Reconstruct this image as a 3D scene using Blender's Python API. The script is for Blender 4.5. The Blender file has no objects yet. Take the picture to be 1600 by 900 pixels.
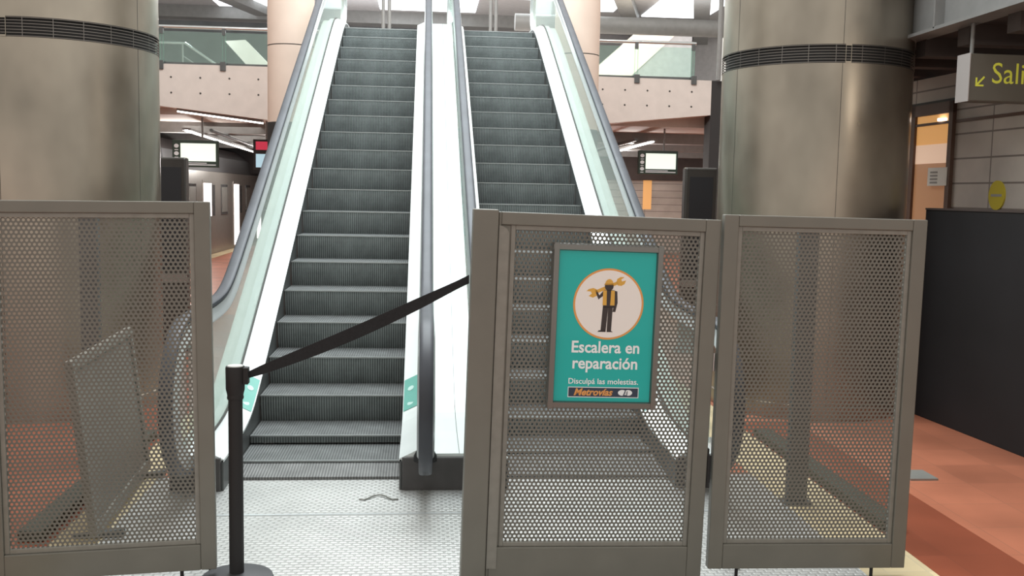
import bpy, math, random
from mathutils import Vector, Matrix
random.seed(4)
SC = bpy.context.scene
COL = SC.collection
PI = math.pi

# ------------------------------------------------------------------ camera
cam_d = bpy.data.cameras.new('camera')
cam = bpy.data.objects.new('camera', cam_d); COL.objects.link(cam); SC.camera = cam
cam_d.sensor_width = 36.0
cam_d.lens = 1539.69 / 1600 * 36
cam_d.clip_end = 200
yaw, pit, rol = 0.088943, -0.095984, 0.01901
fwd = Vector((math.sin(yaw)*math.cos(pit), math.cos(yaw)*math.cos(pit), math.sin(pit)))
rgt = Vector((math.cos(yaw), -math.sin(yaw), 0)); upv = rgt.cross(fwd)
r2 = rgt*math.cos(rol) + upv*math.sin(rol); u2 = -rgt*math.sin(rol) + upv*math.cos(rol)
M = Matrix.Identity(4)
for i in range(3):
    M[i][0] = r2[i]; M[i][1] = u2[i]; M[i][2] = -fwd[i]
M.translation = Vector((0.6345, -5.6877, 1.7346))
cam.matrix_world = M

# ------------------------------------------------------------------ world, light, exposure
W = bpy.data.worlds.new('station_air'); SC.world = W; W.use_nodes = True
bg = W.node_tree.nodes['Background']
bg.inputs[0].default_value = (0.95, 0.91, 0.84, 1); bg.inputs[1].default_value = 0.76
SC.view_settings.view_transform = 'Standard'; SC.view_settings.look = 'None'
SC.view_settings.gamma = 1; SC.view_settings.use_curve_mapping = False
SC.view_settings.exposure = 0.25

def area(name, loc, size, power, color, rot=(0,0,0)):
    l = bpy.data.lights.new(name, 'AREA'); l.shape = 'RECTANGLE'; l.size, l.size_y = size
    l.energy = power; l.color = color
    o = bpy.data.objects.new(name, l); o.location = loc; o.rotation_euler = rot; COL.objects.link(o)
    return o
area('skylight_over_escalators', (0.82, 4.2, 8.4), (4.2, 8.5), 800, (0.88, 0.97, 1.0))
area('skylight_over_landing', (0.82, -0.1, 7.2), (3.4, 2.2), 150, (0.95, 0.98, 1.0))
area('concourse_daylight', (0.8, 16.5, 6.0), (7, 4), 330, (0.92, 0.98, 1.0))
area('slab_front_wash', (0.8, 9.6, 7.5), (9, 1.0), 260, (1.0, 0.93, 0.88), (math.radians(38), 0, 0))
area('lower_hall_light_left', (-3.6, 18.0, 3.0), (1.6, 8), 60, (1.0, 0.96, 0.9))
area('lower_hall_light_right', (5.4, 19.0, 2.9), (1.2, 6), 60, (1.0, 0.93, 0.86))
def lamp(name, loc, power, color, size=.12):
    l = bpy.data.lights.new(name, 'POINT'); l.energy = power; l.color = color; l.shadow_soft_size = size
    o = bpy.data.objects.new(name, l); o.location = loc; COL.objects.link(o)
for i, (x, y) in enumerate(((-4.4, 15.5), (-3.6, 21.5), (5.2, 16.2), (6.0, 21.0))): lamp('lower_hall_fill', (x, y, 2.35), 75, (1, .96, .92))  # unseen fill points added at mid-height to brighten the soffit
lamp('platform_fill', (4.95, -1.2, 2.82), 24, (1, .88, .74))  # unseen fill point added to brighten the right wall
for i, (x, y) in enumerate(((-4.5, 17.0), (-1.0, 19.5), (3.2, 15.5), (7.0, 17.0))): lamp('concourse_lamp', (x, y, 5.3), 60, (.95, .97, 1))
area('platform_light_right', (4.55, -1.3, 3.4), (0.3, 3.2), 105, (1.0, 0.85, 0.7))

# ------------------------------------------------------------------ materials
def mat(name, col, rough=0.5, metal=0.0, var=0.0, scale=8.0, emit=None, estr=0, alpha=1.0, bump=0.0, bscale=60, rvar=0.0, stretch=(1,1,1), coat=0.0):
    m = bpy.data.materials.new(name); m.use_nodes = True
    nt = m.node_tree; b = nt.nodes['Principled BSDF']
    b.inputs['Base Color'].default_value = (*col, 1); b.inputs['Roughness'].default_value = rough
    b.inputs['Metallic'].default_value = metal; b.inputs['Alpha'].default_value = alpha
    if coat: b.inputs['Coat Weight'].default_value = coat
    if emit:
        b.inputs['Emission Color'].default_value = (*emit, 1); b.inputs['Emission Strength'].default_value = estr
    if var or bump or rvar:
        tc = nt.nodes.new('ShaderNodeTexCoord'); mp = nt.nodes.new('ShaderNodeMapping')
        mp.inputs['Scale'].default_value = stretch
        nt.links.new(tc.outputs['Object'], mp.inputs[0])
    if var or rvar:
        n = nt.nodes.new('ShaderNodeTexNoise'); n.inputs['Scale'].default_value = scale; n.inputs['Detail'].default_value = 3
        nt.links.new(mp.outputs[0], n.inputs['Vector'])
    if var:
        r = nt.nodes.new('ShaderNodeValToRGB')
        r.color_ramp.elements[0].position = 0.2; r.color_ramp.elements[1].position = 0.8
        r.color_ramp.elements[0].color = (*[max(0, c*(1-var)) for c in col], 1)
        r.color_ramp.elements[1].color = (*[min(1, c*(1+var)) for c in col], 1)
        nt.links.new(n.outputs['Fac'], r.inputs[0]); nt.links.new(r.outputs[0], b.inputs['Base Color'])
    if rvar:
        q = nt.nodes.new('ShaderNodeMapRange'); q.inputs['To Min'].default_value = max(0.02, rough-rvar); q.inputs['To Max'].default_value = min(1, rough+rvar)
        q.inputs['From Min'].default_value = 0.2; q.inputs['From Max'].default_value = 0.8
        nt.links.new(n.outputs['Fac'], q.inputs[0]); nt.links.new(q.outputs[0], b.inputs['Roughness'])
    if bump:
        n2 = nt.nodes.new('ShaderNodeTexNoise'); n2.inputs['Scale'].default_value = bscale
        nt.links.new(mp.outputs[0], n2.inputs['Vector'])
        bp = nt.nodes.new('ShaderNodeBump'); bp.inputs['Strength'].default_value = bump; bp.inputs['Distance'].default_value = 0.004
        nt.links.new(n2.outputs['Fac'], bp.inputs['Height']); nt.links.new(bp.outputs[0], b.inputs['Normal'])
    return m

def stripes_mat(name, col, col2, period, rough=0.55, metal=0.3, var=0.18):
    """ribbed metal: cleats run across x"""
    m = mat(name, col, rough, metal)
    nt = m.node_tree; b = nt.nodes['Principled BSDF']
    tc = nt.nodes.new('ShaderNodeTexCoord'); sx = nt.nodes.new('ShaderNodeSeparateXYZ'); nt.links.new(tc.outputs['Object'], sx.inputs[0])
    mu = nt.nodes.new('ShaderNodeMath'); mu.operation = 'MULTIPLY'; mu.inputs[1].default_value = 2*PI/period; nt.links.new(sx.outputs[0], mu.inputs[0])
    si = nt.nodes.new('ShaderNodeMath'); si.operation = 'SINE'; nt.links.new(mu.outputs[0], si.inputs[0])
    r = nt.nodes.new('ShaderNodeMapRange'); r.inputs['From Min'].default_value = -0.6; r.inputs['From Max'].default_value = 0.6; nt.links.new(si.outputs[0], r.inputs[0])
    mx = nt.nodes.new('ShaderNodeMix'); mx.data_type = 'RGBA'; mx.inputs[6].default_value = (*col, 1); mx.inputs[7].default_value = (*col2, 1)
    nt.links.new(r.outputs[0], mx.inputs[0])
    n = nt.nodes.new('ShaderNodeTexNoise'); n.inputs['Scale'].default_value = 7; n.inputs['Detail'].default_value = 6
    nt.links.new(tc.outputs['Object'], n.inputs['Vector'])
    q = nt.nodes.new('ShaderNodeMapRange'); q.inputs['To Min'].default_value = 1-var; q.inputs['To Max'].default_value = 1+var; q.inputs['From Min'].default_value = .3; q.inputs['From Max'].default_value = .7
    nt.links.new(n.outputs['Fac'], q.inputs[0])
    m2 = nt.nodes.new('ShaderNodeMix'); m2.data_type = 'RGBA'; m2.blend_type = 'MULTIPLY'; m2.inputs[0].default_value = 1
    nt.links.new(mx.outputs[2], m2.inputs[6]); nt.links.new(q.outputs[0], m2.inputs[7])
    nt.links.new(m2.outputs[2], b.inputs['Base Color'])
    bp = nt.nodes.new('ShaderNodeBump'); bp.inputs['Strength'].default_value = 0.6; bp.inputs['Distance'].default_value = 0.004
    nt.links.new(r.outputs[0], bp.inputs['Height']); nt.links.new(bp.outputs[0], b.inputs['Normal'])
    return m

def tread_plate_mat(name, col):
    """light aluminium plate with a fine raised lozenge pattern"""
    m = mat(name, col, 0.42, 0.55)
    nt = m.node_tree; b = nt.nodes['Principled BSDF']
    tc = nt.nodes.new('ShaderNodeTexCoord')
    v = nt.nodes.new('ShaderNodeTexBrick'); v.inputs['Scale'].default_value = 1; v.inputs['Brick Width'].default_value = 0.045; v.inputs['Row Height'].default_value = 0.03
    v.inputs['Mortar Size'].default_value = 0.008; v.inputs['Mortar Smooth'].default_value = 0.6; v.offset = 0.5
    v.inputs['Color1'].default_value = (*col, 1); v.inputs['Color2'].default_value = (*[c*1.05 for c in col], 1); v.inputs['Mortar'].default_value = (*[c*0.80 for c in col], 1)
    nt.links.new(tc.outputs['Object'], v.inputs['Vector'])
    n = nt.nodes.new('ShaderNodeTexNoise'); n.inputs['Scale'].default_value = 2.2; n.inputs['Detail'].default_value = 5; nt.links.new(tc.outputs['Object'], n.inputs['Vector'])
    r = nt.nodes.new('ShaderNodeMapRange'); r.inputs['From Min'].default_value = .3; r.inputs['From Max'].default_value = .7; r.inputs['To Min'].default_value = .86; r.inputs['To Max'].default_value = 1.08
    nt.links.new(n.outputs['Fac'], r.inputs[0])
    mx = nt.nodes.new('ShaderNodeMix'); mx.data_type = 'RGBA'; mx.blend_type = 'MULTIPLY'; mx.inputs[0].default_value = 1
    nt.links.new(v.outputs['Color'], mx.inputs[6]); nt.links.new(r.outputs[0], mx.inputs[7]); nt.links.new(mx.outputs[2], b.inputs['Base Color'])
    bp = nt.nodes.new('ShaderNodeBump'); bp.invert = True; bp.inputs['Strength'].default_value = 0.5; bp.inputs['Distance'].default_value = 0.003
    nt.links.new(v.outputs['Fac'], bp.inputs['Height']); nt.links.new(bp.outputs[0], b.inputs['Normal'])
    return m

def glass_mat(name, tint, body, w_body, w_gloss):
    """dusty station glass: clear tint + a little body colour + reflection"""
    m = bpy.data.materials.new(name); m.use_nodes = True; nt = m.node_tree; nt.nodes.clear()
    out = nt.nodes.new('ShaderNodeOutputMaterial')
    tr = nt.nodes.new('ShaderNodeBsdfTransparent'); tr.inputs[0].default_value = (*tint, 1)
    df = nt.nodes.new('ShaderNodeBsdfDiffuse'); df.inputs[0].default_value = (*body, 1)
    gl = nt.nodes.new('ShaderNodeBsdfGlossy'); gl.inputs[0].default_value = (0.9, 1, 0.97, 1); gl.inputs['Roughness'].default_value = 0.06
    m1 = nt.nodes.new('ShaderNodeMixShader'); m1.inputs[0].default_value = w_body
    m2 = nt.nodes.new('ShaderNodeMixShader'); m2.inputs[0].default_value = w_gloss
    nt.links.new(tr.outputs[0], m1.inputs[1]); nt.links.new(df.outputs[0], m1.inputs[2])
    nt.links.new(m1.outputs[0], m2.inputs[1]); nt.links.new(gl.outputs[0], m2.inputs[2]); nt.links.new(m2.outputs[0], out.inputs[0])
    return m

def tile_mat(name, col, bw, rh, mortar, msize=0.006, rough=0.35, var=0.12):
    m = mat(name, col, rough)
    nt = m.node_tree; b = nt.nodes['Principled BSDF']; tc = nt.nodes.new('ShaderNodeTexCoord')
    v = nt.nodes.new('ShaderNodeTexBrick'); v.inputs['Scale'].default_value = 1; v.inputs['Brick Width'].default_value = bw; v.inputs['Row Height'].default_value = rh
    v.inputs['Mortar Size'].default_value = msize; v.offset = 0
    v.inputs['Color1'].default_value = (*[c*(1-var) for c in col], 1); v.inputs['Color2'].default_value = (*[min(1, c*(1+var)) for c in col], 1); v.inputs['Mortar'].default_value = (*mortar, 1)
    nt.links.new(tc.outputs['Object'], v.inputs['Vector'])
    n = nt.nodes.new('ShaderNodeTexNoise'); n.inputs['Scale'].default_value = 1.6; n.inputs['Detail'].default_value = 6; nt.links.new(tc.outputs['Object'], n.inputs['Vector'])
    r = nt.nodes.new('ShaderNodeMapRange'); r.inputs['From Min'].default_value = .3; r.inputs['From Max'].default_value = .7; r.inputs['To Min'].default_value = .8; r.inputs['To Max'].default_value = 1.15
    nt.links.new(n.outputs['Fac'], r.inputs[0])
    mx = nt.nodes.new('ShaderNodeMix'); mx.data_type = 'RGBA'; mx.blend_type = 'MULTIPLY'; mx.inputs[0].default_value = 1
    nt.links.new(v.outputs['Color'], mx.inputs[6]); nt.links.new(r.outputs[0], mx.inputs[7]); nt.links.new(mx.outputs[2], b.inputs['Base Color'])
    return m

FENCE   = mat('grey_fence_paint', (0.182, 0.175, 0.152), 0.45, 0.15, var=0.10, scale=5, rvar=.08)
SHEET   = mat('perforated_steel', (0.17, 0.162, 0.142), 0.5, 0.15, var=0.08, scale=4)
BEAD    = mat('lighter_bead', (0.245, 0.235, 0.21), 0.45, 0.15, var=0.12, scale=20)
FRAMEM  = mat('anodised_frame', (0.20, 0.20, 0.19), 0.3, 0.75)
BLACK   = mat('black_plastic', (0.010, 0.009, 0.010), 0.6)
BELT    = mat('black_webbing', (0.014, 0.014, 0.016), 0.85, var=.3, scale=90)
STEEL   = mat('brushed_steel', (0.335, 0.30, 0.25), 0.34, 0.88, var=0.42, scale=1.9, rvar=.12, stretch=(1,1,.6))  # mottled tint imitates varied reflections and smudges in the base colour
VENTD   = mat('vent_dark', (0.02, 0.02, 0.02), 0.7)
VENTS   = mat('vent_slat', (0.20, 0.185, 0.17), 0.4, 0.7)
SEAMD   = mat('seam_dark', (0.05, 0.045, 0.04), 0.6)
WHITE   = mat('white_aluminium_deck', (0.80, 0.84, 0.84), 0.34, 0.15, var=0.04, scale=4)
OUTER   = mat('pale_outer_deck', (0.66, 0.69, 0.66), 0.4, 0.15, var=0.05, scale=4)
CLAD    = mat('grey_cladding', (0.30, 0.30, 0.28), 0.45, 0.4, var=.1)
SKIRT   = mat('dark_skirt', (0.10, 0.105, 0.105), 0.5, 0.4, var=.2, scale=6)
RISER   = stripes_mat('ribbed_riser', (0.095, 0.108, 0.108), (0.24, 0.265, 0.265), 0.0175)
TREAD   = stripes_mat('ribbed_tread', (0.10, 0.105, 0.105), (0.19, 0.198, 0.198), 0.0175)
NOSE    = mat('worn_nosing', (0.36, 0.38, 0.38), 0.4, 0.6, var=.15, scale=12)
HAND    = mat('rubber_handrail', (0.045, 0.05, 0.062), 0.5, 0.0, var=.25, scale=5)
RAILW   = mat('pale_aluminium_rail', (0.64, 0.67, 0.68), 0.3, 0.5)
CHROME  = mat('bright_rail', (0.62, 0.65, 0.66), 0.2, 0.9)
GLASS   = glass_mat('balustrade_glass', (0.90, 0.95, 0.93), (0.74, 0.80, 0.78), 0.28, 0.05)
CLEARG  = glass_mat('green_clear_glass', (0.84, 0.94, 0.90), (0.50, 0.62, 0.58), 0.05, 0.07)
PLINTH  = mat('dark_plinth', (0.085, 0.08, 0.08), 0.55, 0.2, var=.2, scale=10)
LABELG  = mat('teal_label', (0.13, 0.40, 0.34), 0.45)
PALET   = mat('pale_teal_print', (0.50, 0.70, 0.66), 0.5)
LABELW  = mat('white_print', (0.90, 0.94, 0.97), 0.5)
PLATE   = tread_plate_mat('tread_plate', (0.56, 0.56, 0.545))
COMB    = stripes_mat('comb_plate', (0.13, 0.13, 0.13), (0.24, 0.24, 0.235), 0.0175)
TERRA   = tile_mat('terracotta_tile', (0.43, 0.155, 0.09), 0.4, 0.4, (0.36, 0.14, 0.085), 0.004)
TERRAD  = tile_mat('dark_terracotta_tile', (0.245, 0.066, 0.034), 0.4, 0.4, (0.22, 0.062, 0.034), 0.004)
CREAM   = tile_mat('cream_tile', (0.56, 0.46, 0.28), 0.2, 0.2, (0.5, 0.42, 0.28), 0.004, .5)
CONC    = mat('pale_concrete', (0.62, 0.56, 0.52), 0.8, var=.06, scale=5, bump=.15)
CONCOL  = mat('cream_column', (0.72, 0.58, 0.49), 0.7, var=.05, scale=3)
SOFFIT  = mat('soffit_beige', (0.52, 0.46, 0.42), 0.8, var=.08)
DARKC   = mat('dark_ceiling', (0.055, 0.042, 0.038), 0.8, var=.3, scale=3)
BEAMG   = mat('grey_beam', (0.22, 0.22, 0.215), 0.55, 0.2, var=.1)
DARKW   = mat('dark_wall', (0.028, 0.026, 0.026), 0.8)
HALLG   = mat('concourse_grey', (0.40, 0.39, 0.395), 0.8, var=.1)
TINTW   = mat('blue_grey_wall', (0.19, 0.205, 0.215), 0.6, var=.2, scale=2)
PANELW  = tile_mat('beige_wall_panel', (0.52, 0.47, 0.42), 1.2, 0.21, (0.20, 0.17, 0.15), 0.008, .45, .04)
BLACKP  = mat('black_hoarding', (0.010, 0.010, 0.012), 0.7, var=.3, scale=2)
SIGNG   = mat('grey_sign_face', (0.10, 0.092, 0.075), 0.5)
SIGNE   = mat('sign_end_cap', (0.36, 0.335, 0.325), 0.5)
YELLOW  = mat('yellow_lettering', (0.62, 0.64, 0.06), 0.5, emit=(0.75, 0.78, 0.08), estr=0.07)
OVAL    = mat('yellow_oval', (0.50, 0.40, 0.03), 0.5)
TRAINS  = mat('train_silver', (0.42, 0.40, 0.37), 0.35, 0.6, var=.08)
TRAIND  = mat('train_roof_dark', (0.05, 0.05, 0.052), 0.6)
LIT     = mat('lit_glazing', (0.9, 0.88, 0.86), 0.4, emit=(1, 0.94, 0.92), estr=2.2)
WINDK   = mat('dark_window', (0.10, 0.10, 0.10), 0.2)
LAMP    = mat('lamp_tube', (1, 1, 1), 0.4, emit=(1, 0.98, 0.93), estr=5)
SKYL    = mat('skylight_pane', (0.9, 0.95, 1), 0.4, emit=(0.92, 0.97, 1), estr=2.0)
SCREEN  = mat('lit_screen', (0.8, 0.9, 0.8), 0.3, emit=(0.86, 1.0, 0.86), estr=0.6)
SCREENB = mat('blue_screen', (0.4, 0.6, 0.7), 0.3, emit=(0.45, 0.68, 0.8), estr=0.5)
REDLED  = mat('red_led', (0.5, 0.02, 0.05), 0.4, emit=(0.9, 0.05, 0.12), estr=0.30)
GRNFR   = mat('dark_green_case', (0.025, 0.05, 0.035), 0.4)
TOTEM   = mat('dark_totem', (0.05, 0.046, 0.042), 0.3, 0.2, var=.3, scale=3)
ORANGEW = mat('lit_orange_room', (0.75, 0.42, 0.18), 0.6, emit=(1.0, 0.50, 0.16), estr=0.34)
PALEREF   = mat('pale_reflection_glow', (.75, .55, .42), .4, emit=(1, .66, .46), estr=.34)
BROWNDIM  = mat('brown_dim_glow', (.40, .22, .12), .4, emit=(1, .45, .2), estr=.12)
ORANGEF = mat('brown_door_frame', (0.11, 0.06, 0.04), 0.5)
PAPER   = mat('white_notice', (0.75, 0.72, 0.66), 0.6)
PRINTD  = mat('grey_print', (0.30, 0.28, 0.26), 0.6)
TEAL    = mat('teal_poster', (0.0, 0.46, 0.43), 0.35, coat=.25)
ORANGE  = mat('orange_ink', (0.80, 0.36, 0.10), 0.45)
AMBER   = mat('amber_ink', (0.76, 0.42, 0.07), 0.45)
INK     = mat('dark_ink', (0.045, 0.035, 0.035), 0.5)
DISC    = mat('cream_ink', (0.92, 0.87, 0.84), 0.45)
NAVY    = mat('navy_ink', (0.03, 0.045, 0.08), 0.5)
WARMW   = mat('warm_plaster', (0.85, 0.76, 0.64), 0.7)
STRIPG   = mat('dark_green_strip', (0.035, 0.042, 0.03), 0.6, var=.2)

# ------------------------------------------------------------------ mesh helper
class MB:
    def __init__(s): s.v = []; s.f = []; s.m = []; s.sm = []
    def add(s, vs, fs, mi=0, smooth=False):
        o = len(s.v); s.v += [tuple(v) for v in vs]
        for f in fs: s.f.append(tuple(i+o for i in f)); s.m.append(mi); s.sm.append(smooth)
        return s
    def box(s, x0, x1, y0, y1, z0, z1, mi=0):
        v = [(x, y, z) for z in (z0, z1) for y in (y0, y1) for x in (x0, x1)]
        return s.add(v, [(0,2,3,1), (4,5,7,6), (0,1,5,4), (1,3,7,5), (3,2,6,7), (2,0,4,6)], mi)
    def prism(s, poly, a, b, axis='x', mi=0, smooth=False):
        """poly: 2-D points; extruded from a to b along axis. x: (y,z); y: (x,z); z: (x,y)"""
        def P(p, t): return {'x': (t, p[0], p[1]), 'y': (p[0], t, p[1]), 'z': (p[0], p[1], t)}[axis]
        n = len(poly); v = [P(p, a) for p in poly] + [P(p, b) for p in poly]
        s.add(v, [tuple(range(n))[::-1], tuple(range(n, 2*n))], mi)
        return s.add(v, [(i, (i+1) % n, n+(i+1) % n, n+i) for i in range(n)], mi, smooth)
    def ribbon(s, lo, hi, x0, x1, mi=0):
        """solid between two yz polylines of equal length, from x0 to x1"""
        n = len(lo); v = []
        for x in (x0, x1):
            v += [(x, *p) for p in lo] + [(x, *p) for p in hi]
        f = []
        for i in range(n-1):
            a, b = i, i+1
            f += [(a, a+n, b+n, b), (2*n+a, 2*n+b, 3*n+b, 3*n+a), (a, b, 2*n+b, 2*n+a), (n+a, 3*n+a, 3*n+b, n+b)]
        f += [(0, 2*n, 3*n, n), (n-1, 2*n-1, 4*n-1, 3*n-1)]
        return s.add(v, f, mi)
    def sweep(s, prof, path, mi=0, closed_ends=True, smooth=True):
        """prof: (x, n) points; path: yz points; n is along the path's left normal, x is world x"""
        n = len(prof); v = []; N = len(path)
        for i, (y, z) in enumerate(path):
            a = path[max(0, i-1)]; b = path[min(N-1, i+1)]
            ty, tz = b[0]-a[0], b[1]-a[1]; L = math.hypot(ty, tz) or 1; ty /= L; tz /= L
            for (px, pn) in prof: v.append((px, y - tz*pn, z + ty*pn))
        f = [(i*n+j, i*n+(j+1) % n, (i+1)*n+(j+1) % n, (i+1)*n+j) for i in range(N-1) for j in range(n)]
        s.add(v, f, mi, smooth)
        if closed_ends: s.add([v[j] for j in range(n)], [tuple(range(n))], mi); s.add(v[-n:], [tuple(range(n))[::-1]], mi)
        return s
    def tube(s, pts, r, seg=8, mi=0):
        pts = [Vector(p) for p in pts]; v = []; N = len(pts); ref = None
        for i, p in enumerate(pts):
            t = (pts[min(N-1, i+1)] - pts[max(0, i-1)]).normalized()
            if ref is None: ref = t.orthogonal().normalized()
            ref = (ref - t*ref.dot(t)).normalized(); b = t.cross(ref)
            for k in range(seg):
                a = 2*PI*k/seg; v.append(p + (ref*math.cos(a) + b*math.sin(a))*r)
        s.add(v, [(i*seg+j, i*seg+(j+1) % seg, (i+1)*seg+(j+1) % seg, (i+1)*seg+j) for i in range(N-1) for j in range(seg)], mi, True)
        s.add(v[:seg], [tuple(range(seg))[::-1]], mi); s.add(v[-seg:], [tuple(range(seg))], mi)
        return s
    def lathe(s, prof, c=(0,0), seg=48, mi=0, a0=0, a1=2*PI):
        """prof: (r, z)"""
        full = abs(a1-a0-2*PI) < 1e-6; K = seg if full else seg+1; v = []
        for (r, z) in prof:
            for k in range(K):
                a = a0 + (a1-a0)*k/seg; v.append((c[0]+r*math.cos(a), c[1]+r*math.sin(a), z))
        f = []
        for i in range(len(prof)-1):
            for k in range(seg):
                k2 = (k+1) % K; f.append((i*K+k, i*K+k2, (i+1)*K+k2, (i+1)*K+k))
        return s.add(v, f, mi, True)
    def bar(s, p, q, w, h, mi=0):
        p, q = Vector(p), Vector(q); t = (q-p).normalized(); sd = t.cross(Vector((0,0,1)))
        if sd.length < 1e-4: sd = Vector((1,0,0))
        sd.normalize(); u = sd.cross(t)
        v = [e + sd*a*w/2 + u*b*h/2 for e in (p, q) for (a, b) in ((-1,-1), (1,-1), (1,1), (-1,1))]
        return s.add(v, [(0,1,2,3), (7,6,5,4), (0,4,5,1), (1,5,6,2), (2,6,7,3), (3,7,4,0)], mi)
    def disc(s, c, r, y0, y1, seg=40, mi=0, ry=None):
        ry = ry or r
        return s.prism([(c[0]+r*math.cos(2*PI*k/seg), c[1]+ry*math.sin(2*PI*k/seg)) for k in range(seg)], y0, y1, 'y', mi)
    def build(s, name, mats, parent=None, bevel=0.0, **props):
        me = bpy.data.meshes.new(name); me.from_pydata(s.v, [], s.f)
        for m in (mats if isinstance(mats, (list, tuple)) else [mats]): me.materials.append(m)
        me.polygons.foreach_set('material_index', s.m); me.polygons.foreach_set('use_smooth', s.sm)
        me.update()
        import bmesh
        b = bmesh.new(); b.from_mesh(me); bmesh.ops.recalc_face_normals(b, faces=b.faces); b.to_mesh(me); b.free()
        if any(s.sm): me.set_sharp_from_angle(angle=math.radians(38))
        o = bpy.data.objects.new(name, me); COL.objects.link(o)
        if parent: o.parent = parent
        if bevel:
            bv = o.modifiers.new('bevel', 'BEVEL'); bv.width = bevel; bv.segments = 2; bv.limit_method = 'ANGLE'
        for k, v in props.items(): o[k] = v
        return o

def thing(name, label, cat, loc=(0,0,0), rot=(0,0,0), group=None):
    o = bpy.data.objects.new(name, None); COL.objects.link(o); o.location = loc; o.rotation_euler = rot
    o.empty_display_size = 0.1
    o['label'] = label; o['category'] = cat
    if group: o['group'] = group
    return o
def tag(o, label, cat, group=None):
    o['label'] = label; o['category'] = cat
    if group: o['group'] = group
    return o
def struct(name, mb, m, bevel=0): return mb.build(name, m, None, bevel, kind='structure')
def dup(o, parent=None):
    c = o.copy(); COL.objects.link(c)
    if parent: c.parent = parent
    for ch in list(o.children): dup(ch, c)
    return c
def text_mesh(body, width, height, bold=0.0, shear=0.0):
    """flat lettering scaled so it is `width` wide; returns verts (x right, y up) and faces"""
    cu = bpy.data.curves.new('lettering', 'FONT'); cu.body = body; cu.size = 1; cu.offset = bold; cu.shear = shear; cu.resolution_u = 3
    o = bpy.data.objects.new('lettering', cu); COL.objects.link(o)
    dg = bpy.context.evaluated_depsgraph_get(); me = bpy.data.meshes.new_from_object(o.evaluated_get(dg))
    vs = [v.co.copy() for v in me.vertices]; fs = [tuple(p.vertices) for p in me.polygons]
    bpy.data.objects.remove(o); bpy.data.curves.remove(cu); bpy.data.meshes.remove(me)
    x0 = min(v.x for v in vs); x1 = max(v.x for v in vs); sx = width/(x1-x0)
    sy = height if height else sx
    return [((v.x-x0)*sx, v.y*sy) for v in vs], fs

# ================================================================== SETTING
struct('floor', MB().box(-14, 12, -9, 46, -0.2, 0), TERRA)
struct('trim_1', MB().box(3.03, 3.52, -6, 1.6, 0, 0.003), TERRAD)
struct('trim_2', MB().box(2.69, 3.03, -6, 9, 0, 0.004), CREAM)
struct('trim_3', MB().box(-3.4, -1.16, -6, 8, 0, 0.003), TERRAD)  # dark tile widened so its colour carries the dimmer light on this side
struct('trim_4', MB().box(-1.16, -0.93, -6, 9, 0, 0.004), CREAM)
struct('trim_5', MB().box(-0.93, 2.69, -0.504, -0.481, 0, 0.0075), RAILW)
# aluminium floor plates in front of the escalators
for i, (x0, x1, y0, y1) in enumerate([(-0.93, 0.8425, -0.483, 0.21), (0.8430, 2.69, -0.483, 0.21), (-0.93, 0.8425, -3.2, -0.502), (0.8430, 2.69, -3.2, -0.502)]):
    o = MB().box(x0, x1, y0, y1, 0, 0.005).build('floor_plate', PLATE, None, kind='structure')

# mezzanine: haunched fronts left and right, landing between, floor behind
def slab_front(name, pts, side):
    mb = MB().prism(pts, 13.0, 13.5, 'y')
    return struct(name, mb, CONC)
slab_front('trim_6', [(-7.6, 3.955), (-7.6, 3.40), (-4.2, 3.20), (-2.28, 2.99), (-1.0, 2.86), (-1.0, 3.955)], -1)
slab_front('trim_7', [(2.7, 3.97), (2.7, 2.94), (4.14, 3.097), (6.05, 3.29), (6.05, 3.94)], 1)
tie = MB()
for xs in ([-4.0-.52*k for k in range(-3, 5)], [3.95+.43*k for k in range(0, 5)]):
    for x in xs:
        for z in (3.72, 3.44): tie.disc((x, z), 0.018, 12.996, 13.0, 12)
struct('trim_8', tie, SEAMD)
struct('mezzanine_floor', MB().box(-9, 9, 13.5, 27, 3.25, 3.93).box(-1.0, 2.7, 9.9, 13.5, 3.5, 3.98), SOFFIT)
struct('ceiling_lower_hall', MB().box(-9, 12, 13.5, 40, 3.08, 3.25), SOFFIT)
cb = MB()
for y in (15.5, 19, 23, 28): cb.box(-9, 12, y, y+.35, 2.86, 3.08)
struct('trim_9', cb, BEAMG)
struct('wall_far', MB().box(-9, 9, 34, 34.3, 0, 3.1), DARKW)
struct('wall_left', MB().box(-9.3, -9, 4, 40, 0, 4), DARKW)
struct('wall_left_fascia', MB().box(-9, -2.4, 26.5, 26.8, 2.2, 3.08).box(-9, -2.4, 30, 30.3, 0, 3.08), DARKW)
# upper concourse
struct('wall_back', MB().box(-9, 1.2, 24, 24.3, 3.9, 7), TINTW)
struct('wall_back_right', MB().box(1.2, 9.5, 24, 24.3, 3.9, 7), HALLG)
struct('ceiling', MB().box(-9, 9.5, 14.3, 24.3, 6.5, 6.7), HALLG)
rb = MB()
for y in (15.4, 21.4): rb.box(-9, 9.5, y, y+.42, 6.18, 6.5)
struct('trim_10', rb, BEAMG)
db = MB()
for x in (-5.6, 4.3, 6.2): db.bar((x, 14.4, 6.38), (x+2.6, 23.8, 6.38), .4, .24)
struct('trim_11', db, BEAMG)
for i, (x0, x1, y0, y1) in enumerate([(6.3, 8.0, 18.1, 20.7), (4.85, 5.45, 18.3, 20.2), (-4.8, -3.4, 20.3, 21.3), (-.6, 1.9, 18.9, 21.0), (2.6, 3.9, 16.2, 19.0)]):
    struct('window_%d' % (i+1), MB().box(x0, x1, y0, y1, 6.47, 6.51), SKYL)

# right platform wall (slightly turned), its ceiling and beam
ROTW = math.atan(0.04)
wr = MB().box(0, 22, -0.15, 0, 0, 2.84).build('wall_right', PANELW, None, kind='structure')
wr.matrix_world = Matrix.Identity(4)
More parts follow.
